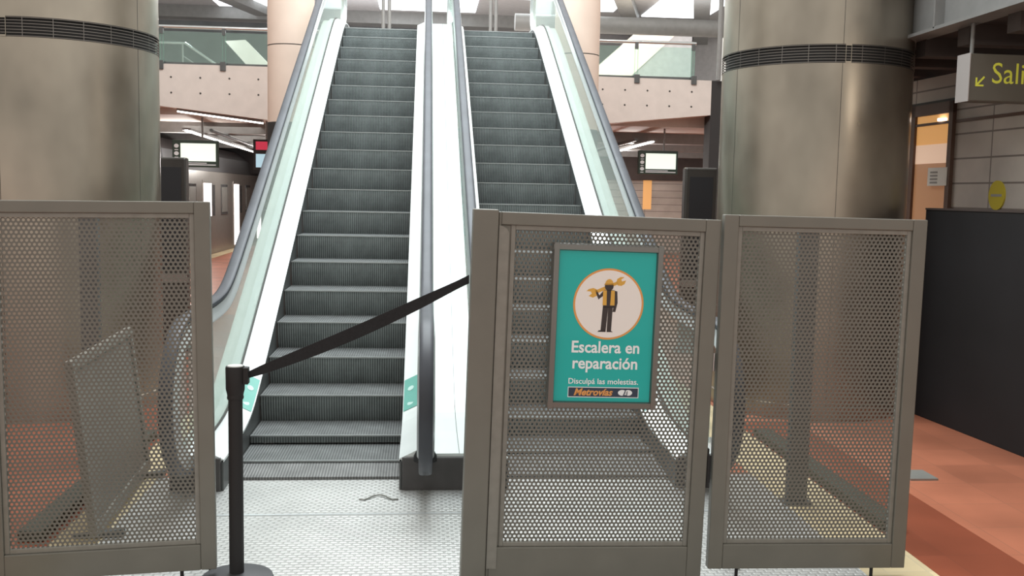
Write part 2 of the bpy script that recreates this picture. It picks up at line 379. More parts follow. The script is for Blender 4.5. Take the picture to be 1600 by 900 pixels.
# built flat in (along, up) so the panel joints run level
def wall_obj(name, along0, along1, z0, z1, th, m, off=0.0, parent=None, bevel=0, **props):
    """box on the right wall: local x runs along the wall from Y=-4, local y up, local z out towards the hall"""
    o = MB().box(along0, along1, z0, z1, off, off+th).build(name, m, parent, bevel, **props)
    return o
WALLM = Matrix.Translation((5.44, -4.0, 0)) @ Matrix(((-0.04, 0, -1, 0), (1, 0, -0.04, 0), (0, 1, 0, 0), (0, 0, 0, 1)))
bpy.data.objects.remove(wr)
wr = wall_obj('wall_right', 0, 11.5, 0, 2.84, 0.15, PANELW, -0.15, kind='structure'); wr.matrix_world = WALLM
o = wall_obj('trim_12', 0, 11.5, 2.60, 2.625, 0.012, SEAMD, 0, kind='structure'); o.matrix_world = WALLM
o = wall_obj('trim_13', 0, 11.5, 2.41, 2.435, 0.012, ORANGEF, 0, kind='structure'); o.matrix_world = WALLM
def Aw(y): return y + 4.0
dr = wall_obj('door_1', Aw(2.58), Aw(3.15), 0.0, 2.515, 0.01, ORANGEW, 0.0, kind='structure'); dr.matrix_world = WALLM
fr = MB()
for (a0, a1, z0, z1) in ((Aw(2.53), Aw(2.59), 0, 2.6), (Aw(3.14), Aw(3.22), 0, 2.6), (Aw(2.53), Aw(3.22), 2.50, 2.60)): fr.box(a0, a1, z0, z1, 0.0, 0.035)
o = fr.build('door_frame', ORANGEF, dr)
o = MB().disc((Aw(2.72), -0.02), 0.07, 2.44, 2.46).build('door_lamp', LAMP, dr)
wall_obj('reflection_band', Aw(2.595), Aw(3.135), 2.07, 2.24, .004, PALEREF, .0102, dr); wall_obj('dim_glow_band', Aw(2.595), Aw(3.135), .05, 2.07, .004, BROWNDIM, .0102, dr)  # glowing bands paint the glass reflection and the room light fading downwards
o = wall_obj('transom_bar', Aw(2.58), Aw(3.15), 2.41, 2.43, 0.02, ORANGEF, 0.01, dr)
nt_ = wall_obj('notice', Aw(2.56), Aw(2.86), 1.87, 2.03, 0.006, PAPER, 0.036); nt_.matrix_world = WALLM
tag(nt_, 'white paper notice stuck on the orange lit doorway of the right wall', 'notice')
pr = MB()
for k in range(4): pr.box(Aw(2.70), Aw(2.82), 1.89+.03*k, 1.907+.03*k, 0.0422, 0.043)
pr.build('print', PRINTD, nt_)
wf = MB().box(0, 10, 0, 2.2, -.2, 0).build('wall_far_right', PANELW, None, kind='structure')
FARM = Matrix.Translation((2.5, 24, 0)) @ Matrix(((1, 0, 0, 0), (0, 0, -1, 0), (0, 1, 0, 0), (0, 0, 0, 1)))
wf.matrix_world = FARM
wn = MB().box(4.73, 4.99, 1.32, 2.2, 0, .02).build('window_9', ORANGEW, None, kind='structure'); wn.matrix_world = FARM
struct('wall_far_right_fascia', MB().box(2.5, 12.5, 23.5, 24.2, 2.2, 3.1), DARKC)
struct('ceiling_platform', MB().box(4.42, 7.5, -4, 6, 3.0, 3.12), DARKC)
jb = MB()
for k in range(11): jb.box(4.5, 7.5, -1.9+k*.62, -1.75+k*.62, 2.86, 3.0)
struct('trim_14', jb, DARKC)
struct('trim_15', MB().box(4.34, 4.52, -4, 2.05, 2.985, 3.01).box(4.415, 4.445, -4, 2.05, 3.01, 3.40).box(4.34, 4.52, -4, 2.05, 3.40, 3.425).box(4.34, 4.415, 1.4, 1.42, 3.0, 3.4), BEAMG)

# ================================================================== ESCALATORS
T = math.tan(math.radians(27.3))
def line(y): return 0.503 + (y-1.584)*T
def smax(a, b, e): return .5*(a+b+math.sqrt((a-b)**2+e*e))
def smin(a, b, e): return .5*(a+b-math.sqrt((a-b)**2+e*e))
def z_step(y): return smin(smax(0.046, line(y), 0.09), 4.055, 0.12)
def z_deck(y): return smin(smax(0.21, line(y)+0.09, 0.14), 4.15, .15)
def z_hand(y): return smin(smax(1.045, line(y)+0.965, 0.12), 5.0, .15)
Y_END = 10.2
ys = [-0.30+.1*k for k in range(14)] + [1.2+.5*k for k in range(12)] + [7.2+.15*k for k in range(21)]
ys = [y for y in ys if y <= Y_END]

def newel(cy, cz, R, a0, a1, n=22):
    return [(cy+R*math.cos(a0+(a1-a0)*k/n), cz+R*math.sin(a0+(a1-a0)*k/n)) for k in range(n+1)]
def hand_path(off):
    """yz path of the handrail, `off` inwards of its top face"""
    R = 0.435-off; cz = 0.61
    bot = newel(-0.30, cz, R, math.radians(-62), math.radians(-270), 26)
    mid = [(y, z_hand(y)-off) for y in ys if y > -0.25 and y < 9.7]
    zt = z_hand(9.7)
    top = [(9.7+R*math.sin(a), zt-0.435+R*math.cos(a)) for a in [math.radians(8*k) for k in range(1, 21)]]
    return bot + mid + top

def make_escalator(x0, shift, label, inner_side):
    E = thing('escalator', label, 'escalator', (x0, 0, 0), group=None)
    # steps
    k0 = 0
    for k in range(22):
        y = 0.384 + .4*k + shift
        if y > 8.95: break
        z = z_step(y)
        prof = [(0.0, -0.006)]
        for j in range(1, 7):
            a = j/6; prof.append((0.055*a*a, -0.012-0.235*a))
        if z < .12: prof = [(0.0, -0.006), (0.004, -0.05)]
        mb = MB()
        # riser (ribbed) and tread
        lo = [(p[0]+0.0, p[1]) for p in prof]; hi = [(p[0]+.012, p[1]) for p in prof]
        mb.ribbon(lo, hi, -.495, .495, 0)
        mb.box(-.495, .495, 0.012, 0.44, -0.03, 0.0, 1)
        st = mb.build('step', [RISER, TREAD], E); st.location = (0, y, z)
        MB().box(-.495, .495, -0.004, 0.014, -0.008, 0.0015).build('nosing_strip', NOSE, st)
    # comb plate and landing
    MB().prism([(0.15, 0.0), (0.15, 0.022), (0.40, 0.046), (0.42+shift, 0.046), (0.42+shift, 0.0)], -.5, .5, 'x').build('comb_plate', COMB, E)
    MB().box(-.5, .5, 8.9+shift, 9.9, 3.95, 4.06).build('top_landing_plate', COMB, E)
    for sgn in (-1, 1):
        yd = [y for y in ys if -0.06 <= y]
        yd = [-0.06] + yd
        # skirt beside the steps
        lo = [(y, z_deck(y)-0.42) for y in yd]; hi = [(y, z_deck(y)-0.035) for y in yd]
        lo = [(y, max(0.0, z)) for y, z in lo]
        MB().ribbon(lo, hi, sgn*.500, sgn*.512).build('skirt_panel', SKIRT, E)
        # sloping white inner deck
        n = len(yd); v = []
        for y in yd:
            zd = z_deck(y)
            v += [(sgn*.497, y, zd-.045), (sgn*.497, y, zd-.03), (sgn*.60, y, zd+.02), (sgn*.638, y, zd+.02), (sgn*.638, y, zd-.045)]
        f = [(i*5+j, i*5+(j+1) % 5, (i+1)*5+(j+1) % 5, (i+1)*5+j) for i in range(n-1) for j in range(5)]
        f += [tuple(range(5)), tuple(range((n-1)*5, n*5))]
        MB().add(v, f).build('inner_deck', WHITE, E)
        # dark gasket under the glass
        MB().ribbon([(y, z_deck(y)+.02) for y in yd], [(y, z_deck(y)+.034) for y in yd], sgn*.636, sgn*.645).build('gasket', SEAMD, E)
        # glass
        hp = hand_path(0.115)
        low = []
        gl = [(y, z) for (y, z) in hp if True]
        base = []
        for (y, z) in gl:
            yy = min(max(y, -0.06), Y_END-.1); zb = z_deck(yy)-.02
            if y < -0.06: zb = max(0.21, min(zb, z))
            base.append((y, min(z, zb)))
        # polygon split: newel fan and sloping run
        mid = [(y, z) for (y, z) in hp if y >= -0.3 and z > .7]
        mb = MB()
        top = [(y, z) for (y, z) in mid if y < 9.71]
        mb.ribbon([(y, z_deck(max(y, -.06))-.02) for (y, z) in top], top, sgn*.643, sgn*.655)
        R = .435-.115
        for (A, B, C) in ((-90, -270, (-0.30, .61)),):
            arc = newel(C[0], C[1], R, math.radians(A), math.radians(B), 24)
            mb.prism(arc, sgn*.643, sgn*.655, 'x')
        zt = z_hand(9.7)-.435
        mb.prism([(9.7+R*math.sin(a), zt+R*math.cos(a)) for a in [PI*k/20 for k in range(21)]], sgn*.643, sgn*.655, 'x')
        mb.build('glass_panel', GLASS, E)
        # chrome guide and rubber handrail
        cx = sgn*.649
        MB().sweep([(cx-.030, -.044), (cx+.030, -.044), (cx+.047, -.034), (cx+.047, -.024), (cx+.031, -.002), (cx+.031, .040), (cx-.031, .040), (cx-.031, -.002), (cx-.047, -.024), (cx-.047, -.034)], hand_path(0.078), smooth=True).build('handrail_guide', RAILW, E)
        pr = []
        for k in range(14):
            a = 2*PI*k/14; ca, sa = math.cos(a), math.sin(a)
            pr.append((cx + .037*math.copysign(abs(ca)**.55, ca), .019*math.copysign(abs(sa)**.7, sa)))
        MB().sweep(pr, hand_path(0.019)).build('handrail', HAND, E)
        # rubber boot where the handrail enters the plinth
        b = hand_path(0.019)[0]
        MB().lathe([(.0, 0), (.068, 0), (.066, .03), (.05, .06), (.0, .06)], seg=20).build('handrail_inlet', BLACK, E).location = (cx, b[0]-.01, b[1]-.05)
        # safety sticker on the inner deck
        for (ya, yb) in ((0.86, 1.22),):
            v = []
            for y in (ya, (ya+yb)/2, yb):
                zd = z_deck(y); v += [(sgn*.502, y, zd-.026), (sgn*.595, y, zd+.0195)]
            off = .0022
            v = [(p[0]-sgn*off*.4, p[1]-off*.4, p[2]+off) for p in v]
            st = MB().add(v, [(0,1,3,2), (2,3,5,4)]).build('safety_label', LABELG, E)
            for y in (0.93, 1.10):
                mb = MB()
                zd = z_deck(y); c = Vector((sgn*.548, y, zd-.003)); s_ = (z_deck(y+.05)-z_deck(y-.05))/.1
                for r_ in (.021,):
                    ring = []
                    for k in range(20):
                        a = 2*PI*k/20; dx, dy = r_*math.cos(a), r_*1.15*math.sin(a)
                        ring.append((c.x+dx-sgn*.0016, c.y+dy-.0016, c.z+dy*s_+dx*sgn*.48+.0042))
                    mb.add(ring, [tuple(range(20))])
                mb.build('label_pictogram', PALET, st)
        # outer side
        if sgn != inner_side:
            x_o = .80
            lo = [(y, max(0.0, z_deck(y)-.7)) for y in yd]; hi = [(y, z_deck(y)-.02) for y in yd]
            MB().ribbon([(y, z_deck(y)-.06) for y in yd], [(y, z_deck(y)-.005) for y in yd], sgn*.655, sgn*x_o).build('outer_deck', OUTER, E)
            MB().ribbon([(y, z_deck(y)-.006) for y in yd], [(y, z_deck(y)+.022) for y in yd], sgn*.6555, sgn*.715).build('outer_trim', WHITE, E)
            MB().ribbon(lo, [(y, z_deck(y)-.06) for y in yd], sgn*(x_o-.03), sgn*x_o).build('side_cladding', CLAD, E)
            # plinth box at the foot
            MB().box(min(sgn*.514, sgn*x_o), max(sgn*.514, sgn*x_o), -0.075, 0.30, 0.0, 0.2).build('newel_plinth', PLINTH, E, .006)
    return E
EL = make_escalator(0.0, 0.0, 'left escalator, stopped, with a black belt barrier across its foot', 1)
ER = make_escalator(1.635, 0.18, 'right escalator, stopped, its foot closed off behind the gate with the poster', -1)
# shared white deck between the two
yd = [-0.06] + [y for y in ys if y >= -0.06]
cd = thing('escalator_center_deck', 'broad white metal deck running up between the two escalators', 'escalator deck', (0.8175, 0, 0))
MB().ribbon([(y, z_deck(y)-.07) for y in yd], [(y, z_deck(y)+.0) for y in yd], -.16, .16).build('deck_panel', WHITE, cd)
MB().ribbon([(y, z_deck(y)+.0005) for y in yd], [(y, z_deck(y)+.0015) for y in yd], .028, .031).build('panel_seam', SEAMD, cd)
MB().box(-.303, .303, -0.075, 0.42, 0.0, 0.2).build('newel_plinth', PLINTH, cd, .008)

# ================================================================== FENCE PANELS AND GATE
def perforated(w, h, pitch=0.0195, r=0.0061):
    """sheet in xz, hole per hexagonal cell"""
    row = pitch*math.sqrt(3)/2; nx = int(w/pitch); nz = int(h/row); R = pitch/math.sqrt(3)
    v = []; f = []
    corner = [(R*math.sin(PI/3*k), R*math.cos(PI/3*k)) for k in range(6)]
    out = []
    for k in range(6):
        a, b = corner[k], corner[(k+1) % 6]; out += [a, ((a[0]+b[0])/2, (a[1]+b[1])/2)]
    inn = [(r*math.sin(PI/6*k), r*math.cos(PI/6*k)) for k in range(12)]
    for j in range(nz):
        for i in range(nx):
            cx = (i+.5+(.5 if j % 2 else 0))*pitch; cz = (j+.6)*row
            if cx > w-pitch*.4: continue
            o = len(v)
            v += [(cx+p[0], 0, cz+p[1]) for p in out] + [(cx+p[0], 0, cz+p[1]) for p in inn]
            for k in range(12): f.append((o+k, o+(k+1) % 12, o+12+(k+1) % 12, o+12+k))
    mb = MB(); mb.add(v, f); return mb

def fence_panel(T_, w, h, z0=0.055, stile=.065, top=.05, bot=.115, th=.045, extra_left=0.0):
    """local: x along, front face at y=0 (towards -y), z up"""
    fr = MB()
    fr.box(0, stile, 0, th, z0, h).box(w-stile, w, 0, th, z0, h)
    fr.box(stile, w-stile, 0, th, h-top, h).box(stile, w-stile, 0, th, z0, z0+bot)
    fr.build('frame', FENCE, T_, .004)
    bd = MB(); a0, a1, b0, b1 = stile, w-stile, z0+bot, h-top; t = .02
    bd.box(a0, a0+t, .012, .034, b0, b1).box(a1-t, a1, .012, .034, b0, b1).box(a0+t, a1-t, .012, .034, b1-t, b1).box(a0+t, a1-t, .012, .034, b0, b0+t)
    bd.build('bead', BEAD, T_, .002)
    sh = perforated(a1-a0-.012, b1-b0-.012).build('perforated_sheet', SHEET, T_)
    sh.location = (a0+.003, .024, b0)
    so = sh.modifiers.new('thickness', 'SOLIDIFY'); so.thickness = .0015; so.offset = 0
    for x in (w*.15, w*.84):
        MB().tube([(x, .022, 0.006), (x, .022, z0+.004)], .008).build('foot_pin', BLACK, T_)
        MB().lathe([(0, 0), (.022, 0), (.022, .006), (0, .006)], seg=16).build('foot_pad', BLACK, T_).location = (x, .022, 0)
ang = math.atan2(.095, .91)
FL = thing('fence_panel', 'left perforated grey steel fence panel, nearest the belt barrier post', 'fence panel', (-1.181, -1.505, 0.004), (0, math.radians(-.5), ang), 'perforated fence panels')
fence_panel(FL, .925, 1.662)
FR = thing('fence_panel', 'right perforated grey steel fence panel beside the terracotta floor', 'fence panel', (1.924, -1.47, 0.004), (0, math.radians(.55), 0), 'perforated fence panels')
fence_panel(FR, .925, 1.655)
GT = thing('gate', 'perforated grey steel gate carrying the teal poster, middle of the fence', 'gate', (0.804, -1.485, 0.004), (0, 0.0217, 0.0301), None)
gx = .1076
MB().box(0, gx, -.012, .075, 0.0, 1.662).build('end_post', FENCE, GT, .005)
sub = MB()
w0, w1, h, z0 = gx+.002, 1.092, 1.654, .03
stile, top, bot = .055, .055, .146
sr = .068
sub.box(w0, w0+.012, 0, .045, z0, h).box(w1-sr, w1, 0, .045, z0, h).box(w0+.012, w1-sr, 0, .045, h-top, h).box(w0+.012, w1-sr, 0, .045, z0, z0+bot).box(w0+.012, w0+stile, .012, .045, z0+bot, h-top)
sub.build('frame', FENCE, GT, .004)
# rounded-top light strip beside the end post
lp = [(w0+.002, z0+.05), (w0+.046, z0+.05), (w0+.046, h-.09), (w0+.036, h-.072), (w0+.016, h-.06), (w0+.002, h-.058)]
MB().prism(lp, -.004, .012, 'y').build('edge_strip', BEAD, GT, .003)
a0, a1, b0, b1 = w0+stile, w1-sr, z0+bot, h-top; t = .02
MB().box(a0, a0+t, .012, .034, b0, b1).box(a1-t, a1, .012, .034, b0, b1).box(a0+t, a1-t, .012, .034, b1-t, b1).box(a0+t, a1-t, .012, .034, b0, b0+t).build('bead', BEAD, GT, .002)
sh = perforated(a1-a0-.012, b1-b0-.012).build('perforated_sheet', SHEET, GT); sh.location = (a0+.003, .024, b0)
so = sh.modifiers.new('thickness', 'SOLIDIFY'); so.thickness = .0015; so.offset = 0
MB().box(w1+.001, w1+.016, -.004, .04, .475, .60).box(w1+.0, w1+.008, .0, .04, .45, .63).build('latch', BLACK, GT, .003)
MB().tube([(w1+.009, .02, .98), (w1+.009, .02, 1.06)], .007).build('hinge_pin', CHROME, GT)
# mounting plate behind the poster
# ---- poster, hung on the gate
PW, PH = .424, .655
PO = thing('poster_frame', 'teal poster of a worker shouldering a spanner, in a grey frame on the gate', 'poster', GT.location + GT.rotation_euler.to_matrix() @ Vector((0.379, -.002, .842)), GT.rotation_euler)
b = .034
fm = MB()
for (x0, x1, z0_, z1_) in ((-b, 0, -b, PH+b), (PW, PW+b, -b, PH+b)): fm.prism([(x0, -.001), (x0+.006, -.026), (x1-.006, -.026), (x1, -.001)][::1], z0_, z1_, 'z')
for (z0_, z1_) in ((-b, 0), (PH, PH+b)): fm.prism([(-.001, z0_), (-.024, z0_+.006), (-.024, z1_-.006), (-.001, z1_)], -b+.003, PW+b-.003, 'x')
fm.build('frame', FRAMEM, PO)
MB().box(-.002, PW+.002, -.010, -.001, -.002, PH+.002).build('poster_sheet', TEAL, PO)
def PX(u): return u*PW
def PZ(v): return (1-v)*PH
YS = -.0105
def flat(name, polys, m, lift, parent=PO):
    mb = MB()
    for p in polys: mb.prism(p, YS-.0004*lift-.0003, YS-.0004*lift, 'y')
    return mb.build(name, m, parent)
def circ(cx, cz, r, n=48, rz=None, a0=0, a1=2*PI): return [(cx+r*math.cos(a0+(a1-a0)*k/n), cz+(rz or r)*math.sin(a0+(a1-a0)*k/n)) for k in range(n)]
cx, cz, rr = PX(.524), PZ(.345), .368*PW
flat('circle_border', [circ(cx, cz, rr, 64)], ORANGE, 1)
flat('circle', [circ(cx, cz, rr*.945, 64)], DISC, 2)
S = PW/481.0  # zoomed-crop units to metres, relative to the circle centre
def q(x, y): return (cx + (x-292)*S, cz - (y-328)*S*(PH/743/(PW/481)))
# spanner across the shoulders
flat('spanner', [[q(222, 262), q(330, 214), q(336, 228), q(228, 278)],
     [q(228, 256), q(212, 250), q(190, 256), q(178, 266), q(200, 268), q(206, 278), q(190, 290), q(212, 298), q(232, 288), q(238, 272)],
     [q(326, 218), q(330, 202), q(346, 192), q(366, 192), q(350, 204), q(354, 214), q(374, 208), q(368, 226), q(352, 236), q(334, 234)]], AMBER, 3)
flat('figure_body', [circ(*q(291, 240), 22*S, 24), [q(268, 258), q(318, 258), q(322, 345), q(264, 345)], [q(318, 260), q(333, 264), q(337, 320), q(328, 366), q(314, 366), q(320, 320)],
     [q(266, 258), q(272, 280), q(240, 306), q(226, 274), q(234, 268), q(244, 286)],
     [q(264, 340), q(291, 340), q(284, 462), q(258, 462)], [q(291, 340), q(314, 340), q(311, 462), q(289, 462)],
     [q(242, 467), q(250, 459), q(284, 459), q(284, 467)], [q(289, 459), q(308, 459), q(321, 467), q(289, 467)]], INK, 4)
flat('vest', [[q(262, 260), q(280, 260), q(282, 334), q(262, 334)], [q(302, 260), q(320, 260), q(322, 334), q(300, 334)]], AMBER, 5)
flat('hard_hat', [circ(*q(291, 232), 21*S, 20, 28*S, 0, PI) + [q(268, 234)], [q(266, 234), q(320, 232), q(320, 226), q(268, 227)]], AMBER, 6)
def poster_text(name, body, u0, u1, vb, m, lift, bold, hscale, shear=0.0):
    tv, tf = text_mesh(body, (u1-u0)*PW, None, bold, shear)
    mb = MB(); mb.add([(PX(u0)+x, YS-.0004*lift, PZ(vb)+y*hscale) for x, y in tv], tf); return mb.build(name, m, PO)
poster_text('lettering', 'Escalera en', .162, .873, .672, LABELW, 2, .022, 1.06)
poster_text('lettering', 'reparación', .178, .860, .780, LABELW, 2, .022, 1.06)
poster_text('lettering', 'Disculpá las molestias.', .144, .878, .884, LABELW, 2, .012, 1.0)
flat('brand_bar_border', [[(PX(.142), PZ(.905)), (PX(.888), PZ(.905)), (PX(.888), PZ(.976)), (PX(.142), PZ(.976))]], LABELW, 1)
flat('brand_bar', [[(PX(.149), PZ(.910)), (PX(.881), PZ(.910)), (PX(.881), PZ(.971)), (PX(.149), PZ(.971))]], NAVY, 2)
poster_text('lettering', 'Metrovías', .205, .615, .961, ORANGE, 3, .03, 1.0, .3)
mz = PZ(.941)
flat('emblem', [circ(PX(.715), mz, .045*PW, 24, .03*PW), circ(PX(.778), mz, .042*PW, 24, .03*PW)], LABELW, 3)
flat('emblem_stroke', [[(PX(.742), mz+.022*PW), (PX(.752), mz+.022*PW), (PX(.735), mz-.03*PW), (PX(.722), mz-.03*PW)], [(PX(.765), mz+.018*PW), (PX(.772), mz+.018*PW), (PX(.768), mz-.032*PW), (PX(.758), mz-.032*PW)]], NAVY, 4)

# ================================================================== BELT BARRIER
ST = thing('belt_stanchion', 'black belt barrier post on a round base before the left escalator', 'barrier post', (-.178, -1.39, 0.005))
MB().lathe([(0, 0), (.158, 0), (.16, .008), (.154, .022), (.09, .034), (.034, .042), (0, .042)], seg=48).build('base', mat('dark_grey_base', (.05, .05, .055), .5), ST)
MB().lathe([(0, .04), (.0315, .04), (.0305, .82), (0, .82)], seg=28).build('post', BLACK, ST)
MB().lathe([(0, .818), (.034, .818), (.036, .826), (.034, .834), (.036, .845), (.040, .86), (.041, .955), (.039, .962), (0, .962)], seg=28).build('head', BLACK, ST)
MB().lathe([(0, .9625), (.034, .9625), (.032, .966), (0, .967)], seg=28).build('cap', mat('pale_cap', (.6, .6, .58), .4), ST)
MB().box(.035, .058, -.022, .022, .885, .958).build('belt_clip', BLACK, ST, .003)
# belt from the head to the gate's end post
A = Vector((.058, 0, .925)); B = Vector((1.004, -.062, 1.357))
v = []; n = 18
for i in range(n+1):
    s = i/n; p = A.lerp(B, s); p.z -= .018*math.sin(PI*s); hgt = .030 + .031*math.sin(PI*min(1, s*1.05))**.6
    if s > .5: hgt = max(hgt, .037)
    for (dy, dz) in ((-.0015, -hgt/2), (.0015, -hgt/2), (.0015, hgt/2), (-.0015, hgt/2)): v.append((p.x, p.y+dy, p.z+dz))
f = [(i*4+j, i*4+(j+1) % 4, i*4+4+(j+1) % 4, i*4+4+j) for i in range(n) for j in range(4)] + [(0,1,2,3), (n*4, n*4+1, n*4+2, n*4+3)]
MB().add(v, f).build('belt', BELT, ST)

# ================================================================== STEEL-CLAD COLUMNS
def steel_column(cx, cy, label, seam_angles, hatch_angle):
    R = .76; Z0, Z1 = 2.76, 2.90
    t = thing('steel_column', label, 'column', (cx, cy, 0), group='steel clad columns')
    MB().lathe([(R+.012, 0), (R+.012, .12), (R, .125), (R, Z0)], seg=96).build('lower_cladding', STEEL, t)
    MB().lathe([(R, Z1), (R, 6.5)], seg=96).build('upper_cladding', STEEL, t)
    sm = MB()
    for a in seam_angles:
        a = math.radians(a)
        for (za, zb) in ((.13, Z0), (Z1, 6.5)):
            sm.lathe([(R+.001, za), (R+.001, zb)], seg=1, a0=a-.0022, a1=a+.0022)
    sm.build('cladding_seam', SEAMD, t)
    vb = MB().lathe([(R, Z0), (R-.03, Z0), (R-.03, Z1), (R, Z1)], seg=96).build('vent_band', VENTD, t)
    sl = MB()
    for k in range(7):
        z = Z0+.006+k*(Z1-Z0-.012)/6
        sl.lathe([(R-.004, z-.0022), (R+.003, z-.0022), (R+.003, z+.0022), (R-.004, z+.0022), (R-.004, z-.0022)], seg=96)
    for k in range(24):
        a = 2*PI*k/24+.07; sl.lathe([(R+.004, Z0), (R+.004, Z1)], seg=1, a0=a-.003, a1=a+.003)
    sl.build('vent_slats', VENTS, vb)
    h = math.radians(hatch_angle); fr = MB()
    for (a0, a1, za, zb) in ((h-.03, h-.025, Z0, Z1), (h+.025, h+.03, Z0, Z1), (h-.03, h+.03, Z0, Z0+.012), (h-.03, h+.03, Z1-.012, Z1)):
        fr.lathe([(R+.006, za), (R+.006, zb)], seg=4, a0=a0, a1=a1)
    fr.build('hatch_frame', STEEL, vb)
    return t
steel_column(-2.24, 2.38, 'left steel clad column with a dark vent band, behind the left fence panel', (-100, -22, 30, 140), -96)
steel_column(3.85, 2.38, 'right steel clad column with a dark vent band, behind the right fence panel', (-164, -97, -20, 60), -94)

# ================================================================== CREAM COLUMNS AT THE TOP
def cream_column(cx, label):
    t = thing('concrete_column', label, 'column', (cx, 10.2, 0), group='cream columns beside the upper landing')
    MB().lathe([(.365, 0), (.365, 2.76)], seg=48).build('base_shaft', DARKW, t)
    MB().lathe([(.36, 2.76), (.36, 3.925)], seg=48).build('lower_shaft', CONCOL, t)
    MB().lathe([(.36, 3.94), (.36, 7.2)], seg=48).build('upper_shaft', CONCOL, t)
    MB().lathe([(.352, 3.92), (.352, 3.945)], seg=48).build('joint_ring', SEAMD, t)
cream_column(-1.475, 'cream round column left of the escalators, at the mezzanine edge')
cream_column(3.02, 'cream round column right of the escalators, at the mezzanine edge')

# ================================================================== MEZZANINE RAILINGS
def railing(x0, x1, posts, label):
    t = thing('glass_railing', label, 'railing', (x0, 13.1, 3.955), group='mezzanine glass railings')
    L = x1-x0
    MB().tube([(0, 0, .68), (L, 0, .68)], .032, 12).build('top_rail', CHROME, t)
    MB().box(0, L, -.02, .02, .0, .045).build('bottom_channel', SKIRT, t)
    xs_ = [0]+[p-x0 for p in posts]+[L]
    for a, b_ in zip(xs_, xs_[1:]):
        MB().box(a+.02, b_-.02, -.006, .006, .045, .60).build('glass_pane', CLEARG, t)
    for p in posts:
        pb = MB().box(p-x0-.05, p-x0+.05, -.13, -.02, -.10, .06).build('bracket', SKIRT, t, .004)
        MB().box(p-x0-.035, p-x0+.035, -.012, .012, .04, .56).build('glass_fin', CLEARG, pb)
        MB().box(p-x0-.03, p-x0+.03, -.03, .03, .55, .67).build('clamp', SKIRT, pb)
    return t
railing(-7.0, -1.2, (-5.9, -4.18, -3.07), 'glass railing with steel top rail on the left mezzanine edge')
railing(2.75, 5.75, (4.60, 5.70), 'glass railing with steel top rail on the right mezzanine edge')
pst = MB().tube([(0, 0, 0), (0, 0, 3.4)], .045, 12).build('steel_pole', BEAMG); pst.location = (6.15, 12.9, 3.94)
tag(pst, 'slim grey steel pole at the right end of the mezzanine railing', 'pole')
sp = MB().box(6.05, 6.4, 13.0, 13.4, 0, 3.94).build('dark_pier', DARKW); tag(sp, 'dark square pier under the right end of the mezzanine', 'pier')

# stair handrail seen through the left railing, stair flank beyond
SR = thing('stair_handrail', 'bright steel stair handrail behind the left mezzanine glass', 'handrail', (-4.8, 16.0, 3.93))
MB().tube([(-.6, 0, .82), (.36, 0, .82), (1.05, 0, .36), (1.6, 0, -.02)], .026, 10).build('top_bar', CHROME, SR)
MB().tube([(.30, .05, .55), (.9, .05, .16), (1.2, .05, 0)], .018, 8).build('lower_bar', BEAMG, SR)
for x in (-.3, .3): MB().tube([(x, 0, 0), (x, 0, .82)], .02, 8).build('baluster', BEAMG, SR)
sf = MB().prism([(-3.9, 5.02), (-3.45, 5.06), (-2.6, 4.2), (-2.6, 3.93), (-2.9, 3.93)], 17.4, 17.8, 'y').build('stair_flank', CONC); tag(sf, 'pale sloping stair flank behind the left mezzanine glass', 'stair flank')
# warm stairwell on the right
wl = thing('stairwell', 'warm lit sloping stairwell soffit behind the right mezzanine glass', 'stairwell', (5.4, 18.8, 3.93))
MB().prism([(-.8, .69), (-.8, .75), (.62, 2.04), (1.6, 2.02), (.2, .69)], -.2, .2, 'y').build('soffit', WARMW, wl)
MB().prism([(-.8, 0), (-.8, .69), (.2, .69), (1.6, 2.02), (1.75, 2.02), (1.75, 0)], -.15, .2, 'y').build('flank_wall', HALLG, wl)
pl = bpy.data.lights.new('stairwell_lamp', 'POINT'); pl.energy = 45; pl.color = (1, .88, .70); pl.shadow_soft_size = .15
po = bpy.data.objects.new('stairwell_lamp', pl); po.location = (5.6, 17.4, 5.4); COL.objects.link(po)
lg = MB()
for k in range(3): lg.box(3.6, 5.2, 17.2+.02*k, 17.3+.02*k, 3.95+k*.13, 4.03+k*.13)
lg = lg.build('low_bench_wall', WARMW); tag(lg, 'stepped pale ledge behind the right mezzanine glass', 'ledge')
duct = thing('duct', 'grey round duct slung under the roof, upper right', 'duct', (5.7, 14.6, 5.18))
MB().tube([(-3.3, 0, 0), (3.3, 0, 0)], .17, 20).build('pipe', BEAMG, duct)
for x in (-2.2, 2.2): MB().tube([(x, 0, .16), (x, 0, 1.32)], .012, 8).build('hanger', BEAMG, duct)
# posts on the upper landing
for i, (x, lab) in enumerate(((-.10, 'steel post at the top of the left escalator, left of its pair'), (.0, 'steel post at the top of the left escalator, right of its pair'),
                   (1.70, 'steel post at the top of the right escalator, left of its pair'), (1.79, 'steel post at the top of the right escalator, right of its pair'))):
    p_ = MB().tube([(0, 0, 0), (0, 0, 1.1)], .03, 12).build('landing_post', BEAMG); p_.location = (x, 11.3, 3.98); tag(p_, lab, 'post', 'landing posts')

